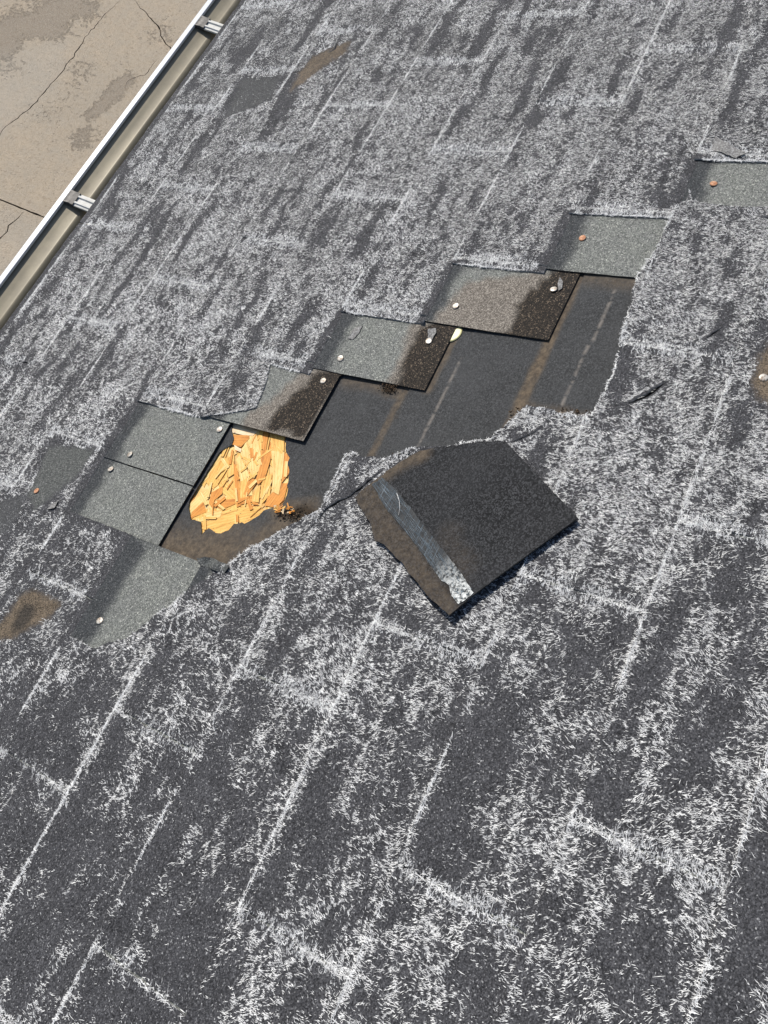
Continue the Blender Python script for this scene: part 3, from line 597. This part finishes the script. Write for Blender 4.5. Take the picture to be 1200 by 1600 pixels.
# gutter
tag(GE, label='metal rain gutter with a bright white front lip and two strap hangers along the eave', category='gutter')
m = M('gutter_metal', .42, .4, .15)
gr = m.noise(1, 4, .6, m.map((3, 40, 40))); d = m.noise(16, 4, .7)
m.col(m.mix(m.ramp(d, [(.35, 0), (.75, .6)]), m.ramp(gr, [(.3, (.22, .195, .135)), (.7, (.31, .27, .19))]), (.15, .13, .095)))
m.bump(m.noise(120, 3), .12, .0006); MGUT = m.m
m = M('white_gutter_paint', .32, .5); MGW = m.col(m.ramp(m.noise(35, 4), [(.3, (.72, .74, .76)), (.7, (.82, .83, .84))])).m
ZR = -.040
# trough: inner face seen from the roof (front wall, ogee, floor, back)
inner = [(.1090, ZR - .003), (.1092, ZR - .0055), (.1080, ZR - .0070), (.1050, ZR - .0078), (.0990, ZR - .0090), (.0850, ZR - .0118), (.0690, ZR - .0150), (.0672, ZR - .0150), (.0650, ZR - .0152), (.0615, ZR - .0166), (.0520, ZR - .0235), (.0500, ZR - .038), (.0470, ZR - .062), (.0440, ZR - .064), (-.010, ZR - .066), (-.0205, ZR - .064), (-.0215, ZR - .056), (-.0215, -.030)]
trough = extr('trough', inner + [(y + (.0012 if i < 9 else 0) - (.0 if i < 13 else .0002), z - .0012) for i, (y, z) in list(enumerate(inner))[::-1]], SMIN, SMAX, [MGUT], GE, True, True)
extr('front_lip', [(.1130, ZR), (.1030, ZR - .0005), (.1022, ZR - .0014), (.1020, ZR - .0062), (.1028, ZR - .0062), (.1030, ZR - .0026), (.1108, ZR - .0024), (.1112, ZR - .030), (.1131, ZR - .030), (.1138, ZR - .0010)], SMIN, SMAX, [MGW], GE, True)
extr('front_face', [(.1131, ZR - .0302), (.1120, ZR - .036), (.1040, ZR - .041), (.0800, ZR - .052), (.0640, ZR - .060), (.0560, ZR - .067), (.0540, ZR - .082), (.0530, ZR - .082), (.0545, ZR - .066), (.0630, ZR - .058), (.0795, ZR - .050), (.1110, ZR - .036), (.1121, ZR - .0302)], SMIN, SMAX, [MGW], GE, True)
# hangers
m = M('hanger_metal', .6, .3, 0); MHG = m.col(m.ramp(m.noise(80, 3), [(.3, (.58, .57, .52)), (.7, (.70, .69, .65))])).m
mm = M('screw_and_lip_shade', .55, .4, .2); MSC = mm.col(mm.ramp(mm.noise(160, 4, .8), [(.35, (.03, .028, .026)), (.65, (.13, .12, .11))])).m  # screw steel; also the painted shadow of the lip on the hanger fronts
mm = M('slot_dark', .8); MSL = mm.col((.03, .03, .03)).m
def hanger(px, py, px2, py2):
    z = EAVE.z + ZR - .0065
    s = (H(px, py, z).y + H(px2, py2, z).y) / 2; w = .0155
    prof = [(-w, -.004), (-w, 0), (-w + .004, .0006), (-w + .0055, .003), (-w + .0095, .003), (-w + .011, 0), (w - .011, 0), (w - .0095, .003), (w - .0055, .003), (w - .004, .0006), (w, 0), (w, -.004)]
    z0 = ZR - .0040; V = []; ys = [(.1015, 0.0), (.092, .0), (.081, .0004), (.060, .001), (.030, .001), (.0, .001), (-.019, .001)]
    for y, dz in ys: V += [(s + a, y, z0 + b + dz) for a, b in prof]
    mN = len(prof); Fs = [(c * mN + i, (c + 1) * mN + i, (c + 1) * mN + i + 1, c * mN + i + 1) for c in range(len(ys) - 1) for i in range(mN - 1)]
    h = raw('hanger', V, Fs, GE, [MHG, MSC]); h.data.polygons.foreach_set('material_index', [1 if c < 2 else 0 for c in range(len(ys) - 1) for i in range(mN - 1)])  # front segments coloured dark as the shadow cast by the lip
    sc = raw('slot', [(s + x, y, z0 + .0022) for x, y in ((-.0045, .030), (-.0025, .030), (-.0015, .033), (.0015, .033), (.0025, .030), (.0045, .030), (.0045, .026), (.0025, .026), (.0015, .022), (-.0015, .022), (-.0025, .026), (-.0045, .026))], [tuple(range(12))[::-1]], h, [MSL])
    me = disc_mesh('screw_head', .0042, .001, .0012, [MSC], 10); o = bpy.data.objects.new('screw_head', me); COL.objects.link(o); o.parent = h; o.location = (s, .028, z0 + .0023)
    raw('clip', [(s + x, y, z0 + zz) for x, y, zz in ((-.012, .1018, .004), (.012, .1018, .004), (.012, .096, .0035), (-.012, .096, .0035), (-.012, .1018, -.012), (.012, .1018, -.012))], [(0, 1, 2, 3), (4, 5, 1, 0)], h, [MSC])  # clip coloured dark with the same painted lip shade
    raw('lip_shade_cover', [(s + x, y, z0 + zz) for x, y, zz in ((-.0165, .1025, .0034), (.0165, .1025, .0034), (.0150, .0900, .0040), (.0165, .0790, .0036), (-.0165, .0790, .0036), (-.0150, .0900, .0040), (-.0165, .1025, -.004), (.0165, .1025, -.004), (.0165, .0790, -.004), (-.0165, .0790, -.004))], [(0, 1, 2, 5), (5, 2, 3, 4), (0, 6, 7, 1), (1, 7, 8, 3, 2), (3, 8, 9, 4), (4, 9, 6, 0, 5)], h, [MSC])  # added cover over the hanger front, its dark colour painting the lip's shadow
    return s
s1 = hanger(110, 299, 98, 315); s2 = hanger(312, 28, 304, 40)
for sx in (2 * s2 - s1, 2 * s1 - s2):
    pass
print('hangers at', s1, s2)

# ------------------------------------------------------------------ the concrete yard below
m = M('weathered_concrete', .9, .2)
a = m.noise(1.1, 5, .6); b = m.noise(9, 5, .65); f = m.noise(90, 4, .7); v = m.noise(420, 3, .7)
c = m.ramp(a, [(.30, (.48, .385, .28)), (.5, (.56, .46, .34)), (.68, (.50, .42, .32))]); c = m.mix(m.ramp(m.noise(28, 5, .75), [(.3, .4), (.6, 0)]), c, (.30, .245, .18))
c = m.mix(m.ramp(b, [(.3, .0), (.7, .55)]), c, (.42, .385, .325)); c = m.mix(m.ramp(v, [(.38, .6), (.55, 0)]), c, (.25, .195, .135))
spall = m.ramp(m.math('ADD', m.math('MULTIPLY', m.attr('spall'), .36), m.noise(30, 6, .82)), [(.655, 0), (.685, .8)])
c = m.mix(spall, c, m.ramp(m.noise(230, 3, .8), [(.32, (.11, .085, .06)), (.5, (.29, .24, .185)), (.72, (.5, .45, .38))]))
pits = m.math('MULTIPLY', m.ramp(m.noise(60, 5, .8), [(.31, 1), (.37, 0)]), .8); c = m.mix(pits, c, (.16, .12, .085))
sp = m.math('MULTIPLY', m.ramp(m.noise(42, 5, .85), [(.53, 0), (.60, 1)]), .45); c = m.mix(sp, c, (.25, .19, .13)); sp2 = m.math('MULTIPLY', m.ramp(m.noise(75, 4, .8), [(.36, 1), (.44, 0)]), .35); c = m.mix(sp2, c, (.58, .51, .41))
cav = m.math('MULTIPLY', m.attr('grey'), .22); c = m.mix(cav, c, (.44, .425, .385)); m.col(c)
h = m.math('ADD', m.math('MULTIPLY', f, 1.1), m.math('MULTIPLY', spall, -1.1)); h = m.math('SUBTRACT', h, m.math('MULTIPLY', pits, .9)); h = m.math('ADD', h, m.math('MULTIPLY', v, .35)); m.bump(h, .8, .006); MCON = m.m
mm = M('joint_dirt', .95, .1); MJD = mm.col(mm.ramp(mm.noise(90, 3), [(.3, (.11, .09, .07)), (.7, (.22, .18, .14))])).m
mm = M('bare_earth', .95, .1); MG = mm.col(mm.ramp(mm.noise(3, 5, .7), [(.3, (.16, .13, .09)), (.7, (.27, .23, .17))])).m
ground = raw('ground', [(-60, -60, -.06), (60, -60, -.06), (60, 60, -.06), (-60, 60, -.06)], [(0, 1, 2, 3)], None, [MG]); tag(ground, kind='structure')
yard = bpy.data.objects.new('concrete_yard', None); COL.objects.link(yard); tag(yard, kind='structure')
def G(px, py): p = H(px, py, 0); return (p.x, p.y)
jp = G(0, 311.7); jq = G(63.3, 337.3); JY = (jp[1] + jq[1]) / 2; dd = (jq[1] - jp[1]) / (jq[0] - jp[0])
print('joint', jp, jq)
x_w = EAVE.x + .55
crA = [G(-30, 275), G(-12, 240)] + [G(x, y) for x, y in [(0, 212), (4, 203), (9, 198), (19, 191), (28, 185), (37, 176), (47, 169), (55, 161), (60, 154), (70, 143), (79, 131), (88, 123), (95, 115), (100, 109), (104, 100), (106, 98), (114, 91), (119, 80), (126, 71), (131, 62), (140, 50), (152, 37), (166, 20), (180, 8), (194, -6)]]
crB = [G(x, y) for x, y in [(206, -3), (214, 5), (219, 13), (228, 19), (236, 29), (241, 35), (247, 41), (250, 47), (251, 56), (257, 65), (263, 72), (280, 92)]]
crC = [G(x, y) for x, y in [(-20, 392), (0, 373), (5, 368), (11, 362), (13, 353), (21, 347), (28, 341), (33, 335), (38, 330)]]
crD = [G(x, y) for x, y in [(248, 90), (241, 98), (233, 108), (226, 118), (220, 118), (216, 119), (209, 122), (203, 124), (198, 128), (195, 137)]]
def crack(pts, w, seed): return slit(rough(pts, .02, .006, seed, False), w)
cracks = [crack(crA, .0075, 401), crack(crB, .0085, 402), crack(crC, .0085, 403), crack(crD, .0045, 404)]
pA = [G(x, y) for x, y in [(-20, 40), (30, 15), (60, -10), (150, -10), (140, 20), (110, 38), (75, 62), (45, 60), (20, 95), (-20, 110)]]
pB = [G(x, y) for x, y in [(205, 112), (212, 122), (190, 150), (165, 175), (140, 190), (128, 180), (160, 150), (175, 125)]]
pC = [G(x, y) for x, y in [(110, 205), (150, 190), (150, 220), (130, 240), (110, 235)]]
pG = [G(x, y) for x, y in [(-30, 90), (60, 70), (110, 60), (100, 120), (60, 170), (-30, 230)]]; pG2 = [G(x, y) for x, y in [(-10, 335), (60, 345), (80, 370), (-10, 480)]]
ca = {'spall': lambda x, y: .9 * np.maximum.reduce([sstep(.1, .9, soft(x, y, pA, .14) + .5 * perlin(x * 5, y * 5, 12)), .9 * sstep(.2, .8, soft(x, y, pB, .05)), .6 * sstep(.2, .8, soft(x, y, pC, .06)), .3 * sstep(.0, .4, perlin(x * 3.1, y * 3.1, 13)) + .08]),
      'grey': lambda x, y: np.maximum(sstep(.2, .9, soft(x, y, pG, .15)), .8 * sstep(.2, .9, soft(x, y, pG2, .15)))}
xs = [x_w, EAVE.x - 3.35 - 3.0, EAVE.x - 9.4]; ys = [JY - 6.0, JY - 3.0, JY, JY + 3.0, JY + 6.0, JY + 9.0]
for i in range(len(xs) - 1):
    for j in range(len(ys) - 1):
        xa, xb = xs[i + 1] + .005, xs[i] - .005; ya, yb = ys[j] + .005, ys[j + 1] - .005
        sk = lambda x, y: (x, y + dd * (x - (EAVE.x - 2.5)))
        ol = rough([sk(xa, ya), sk(xb, ya), sk(xb, yb), sk(xa, yb)], .04, .0025, 410 + j)
        near = i == 0 and 1 <= j <= 3
        plate('concrete_slab', ol, cracks if near else [], lambda s, t: .0 + .002 * perlin(s * 1.5, t * 1.5, 9) + .0015 * perlin(s * 9, t * 9, 10), .05, .045 if near else .3, [MCON, MJD], yard, ca)
raw('joint_bed', [(xs[-1], ys[0] - .3, -.022), (xs[0], ys[0] - .3, -.022), (xs[0], ys[-1] + .3, -.022), (xs[-1], ys[-1] + .3, -.022)], [(0, 1, 2, 3)], yard, [MJD])

# ------------------------------------------------------------------ the torn tab folded over onto its back
flap = bpy.data.objects.new('torn_shingle', None); COL.objects.link(flap); flap.matrix_world = roof.matrix_world.copy()
tag(flap, label='torn shingle tab folded black side up with grey sealing film strip, beside bare felt', category='shingle')
HB = .0098
far_c = R(903, 809, .018); low_c = R(702, 961, .017); hinge_a = R(554, 777, HB); hinge_b = R(789, 689, HB + .006)
hx, hy = hinge_b[0] - hinge_a[0], hinge_b[1] - hinge_a[1]; hl = math.hypot(hx, hy); hnx, hny = -hy / hl, hx / hl
if (far_c[0] - hinge_a[0]) * hnx + (far_c[1] - hinge_a[1]) * hny < 0: hnx, hny = -hnx, -hny
def flap_n(s, t):
    d = (s - hinge_a[0]) * hnx + (t - hinge_a[1]) * hny; u = ((s - hinge_a[0]) * hx + (t - hinge_a[1]) * hy) / hl / hl
    return HB + .0015 * sstep(-.01, .03, d) + .0042 * np.clip(d / .17, 0, 1.3) ** 2.2 + .0005 * np.clip(u, 0, 1.2) * np.clip(d / .1, 0, 1) + .0008 * perlin(s * 18, t * 18, 61)
def FR(px, py):                                             # a point of the flap's surface, found by iterating on its height
    z = HB
    for _ in range(6): s, t = R(px, py, z); z = float(flap_n(s, t))
    return (s, t)
fo = [FR(x, y) for x, y in [(554, 777), (565, 766), (577, 757), (595, 744), (612, 731), (636, 716), (657, 704), (690, 698), (725, 693), (762, 689), (789, 689), (846, 749), (903, 809), (820, 870), (740, 929), (702, 961), (682, 943), (665, 927), (645, 901), (624, 875), (607, 858), (600, 850), (586, 845), (577, 815)]]
def ragflap(P):
    out = []
    for i in range(len(P)):
        straight = 10 <= i <= 14
        seg = rough([P[i], P[(i + 1) % len(P)]], .004, .0002 if straight else .0013, 62, False)[:-1]; out += seg
    return out
sealpoly = [FR(x, y) for x, y in [(581, 757), (598, 747), (618, 764), (686, 852), (719, 893), (740, 926), (727, 938), (716, 944), (704, 926), (702, 915), (690, 908), (640, 838), (600, 790)]]
def fb_brown(s, t):
    d = (s - hinge_a[0]) * hnx + (t - hinge_a[1]) * hny; w = .012 * perlin(s * 24, t * 24, 63); side = FR(590, 752); side2 = FR(728, 935)
    vx, vy = side2[0] - side[0], side2[1] - side[1]; l = math.hypot(vx, vy); q = ((s - side[0]) * vy - (t - side[1]) * vx) / l
    rf = FR(565, 820); sg = 1 if ((rf[0] - side[0]) * vy - (rf[1] - side[1]) * vx) > 0 else -1; q = q * sg
    b = .5 * sstep(.004, .016, q + w * .8)
    b = np.maximum(b, .75 * sstep(.022, .004, dist_path(s, t, [FR(590, 750), FR(612, 731), FR(660, 705)]) + w)); b = np.maximum(b, .22 * sstep(.03, .0, dist_path(s, t, [FR(725, 890), FR(700, 850)]) + w * 2))
    return b
fat = {'brown': fb_brown, 'chalk': lambda s, t: 0 * s, 'rot': lambda s, t: .6 * sstep(.008, .002, dist_path(s, t, [FR(700, 915), FR(704, 922)]))}
plate('backing', ragflap(fo), [], flap_n, .0028, .004, [felt('shingle_back', (.025, .0255, .027), grain=.85), MASP], flap, fat)
m = M('sealing_film', .5, .15)
sa = FR(590, 752); sb = FR(728, 935); fang = math.atan2(sb[1] - sa[1], sb[0] - sa[0])
st = m.noise(1, 3, .6, m.map((30, 620, 1), (0, 0, -fang))); wv = m.noise(1, 2, .5, m.map((12, 420, 1), (0, 0, -fang)))
f = m.ramp(m.math('ADD', m.math('MULTIPLY', st, .6), m.math('MULTIPLY', wv, .4)), [(.44, (.004, .006, .009)), (.56, (.013, .020, .028)), (.64, (.05, .07, .09)), (.73, (.30, .34, .36))])
f = m.mix(m.math('MULTIPLY', m.attr('crinkle'), m.ramp(m.noise(240, 3, .7), [(.40, 0), (.58, 1)])), f, (.66, .68, .66)); m.col(f); m.bump(st, .6, .0006)
crk = lambda s, t: np.clip(1.1 - np.hypot(s - sb[0], t - sb[1]) / .06, .02, 1)
plate('sealing_film', rough(sealpoly, .004, .0008, 64), [], lambda s, t: flap_n(s, t) + .0006 + .0005 * (.5 + perlin(s * 150, t * 150, 65)), .0006, .003, [m.m, m.m], flap, {'crinkle': crk})
# its loose threads
N = 150; u = rng.random(N); cx = sa[0] + (sb[0] - sa[0]) * u; cy = sa[1] + (sb[1] - sa[1]) * u; nxs, nys = -math.sin(fang), math.cos(fang); lane = np.round(rng.uniform(-9, 9, N)) / 9 * .0098 + rng.normal(0, .0002, N)
crump = sstep(.72, .95, u); cx = cx + nxs * lane + .001 * rng.normal(size=N) * crump; cy = cy + nys * lane + .001 * rng.normal(size=N) * crump
ok = inpoly(cx, cy, sealpoly); cx, cy, u, crump = cx[ok], cy[ok], u[ok], crump[ok]; N = len(cx)
tag(ribbons('film_thread', cx, cy, flap_n(cx, cy) + .0014, fang + rng.normal(0, .03, N) + crump * rng.normal(0, .6, N), np.where(crump > .4, .006, .020) * rng.uniform(.5, 1.2, N), rng.uniform(.0002, .00042, N) * (1 + crump), rng.normal(0, .04, N) + crump * rng.normal(0, .4, N), np.abs(rng.normal(0, .0005, N)), flap, fibre_mat('film_thread', (.05, .075, .095), (.22, .27, .31))), kind='stuff')
# one loose hair arching off the film and the fray under the flap
pts = [FR(x, y) for x, y in [(620, 814), (624, 806), (626, 795), (625, 784), (621, 772)]]; V = []; Fs = []
for i, (a, b) in enumerate(pts): z = float(flap_n(a, b)) + .003; V += [(a + .0004, b, z), (a - .0004, b, z)]
for i in range(len(pts) - 1): Fs.append((2 * i, 2 * i + 1, 2 * i + 3, 2 * i + 2))
raw('loose_thread', V, Fs, flap, [MFIB])
tri = sum(len(o.data.polygons) for o in bpy.data.objects if o.type == 'MESH'); print('faces', tri, 'fibres', N, 'objects', len(bpy.data.objects))
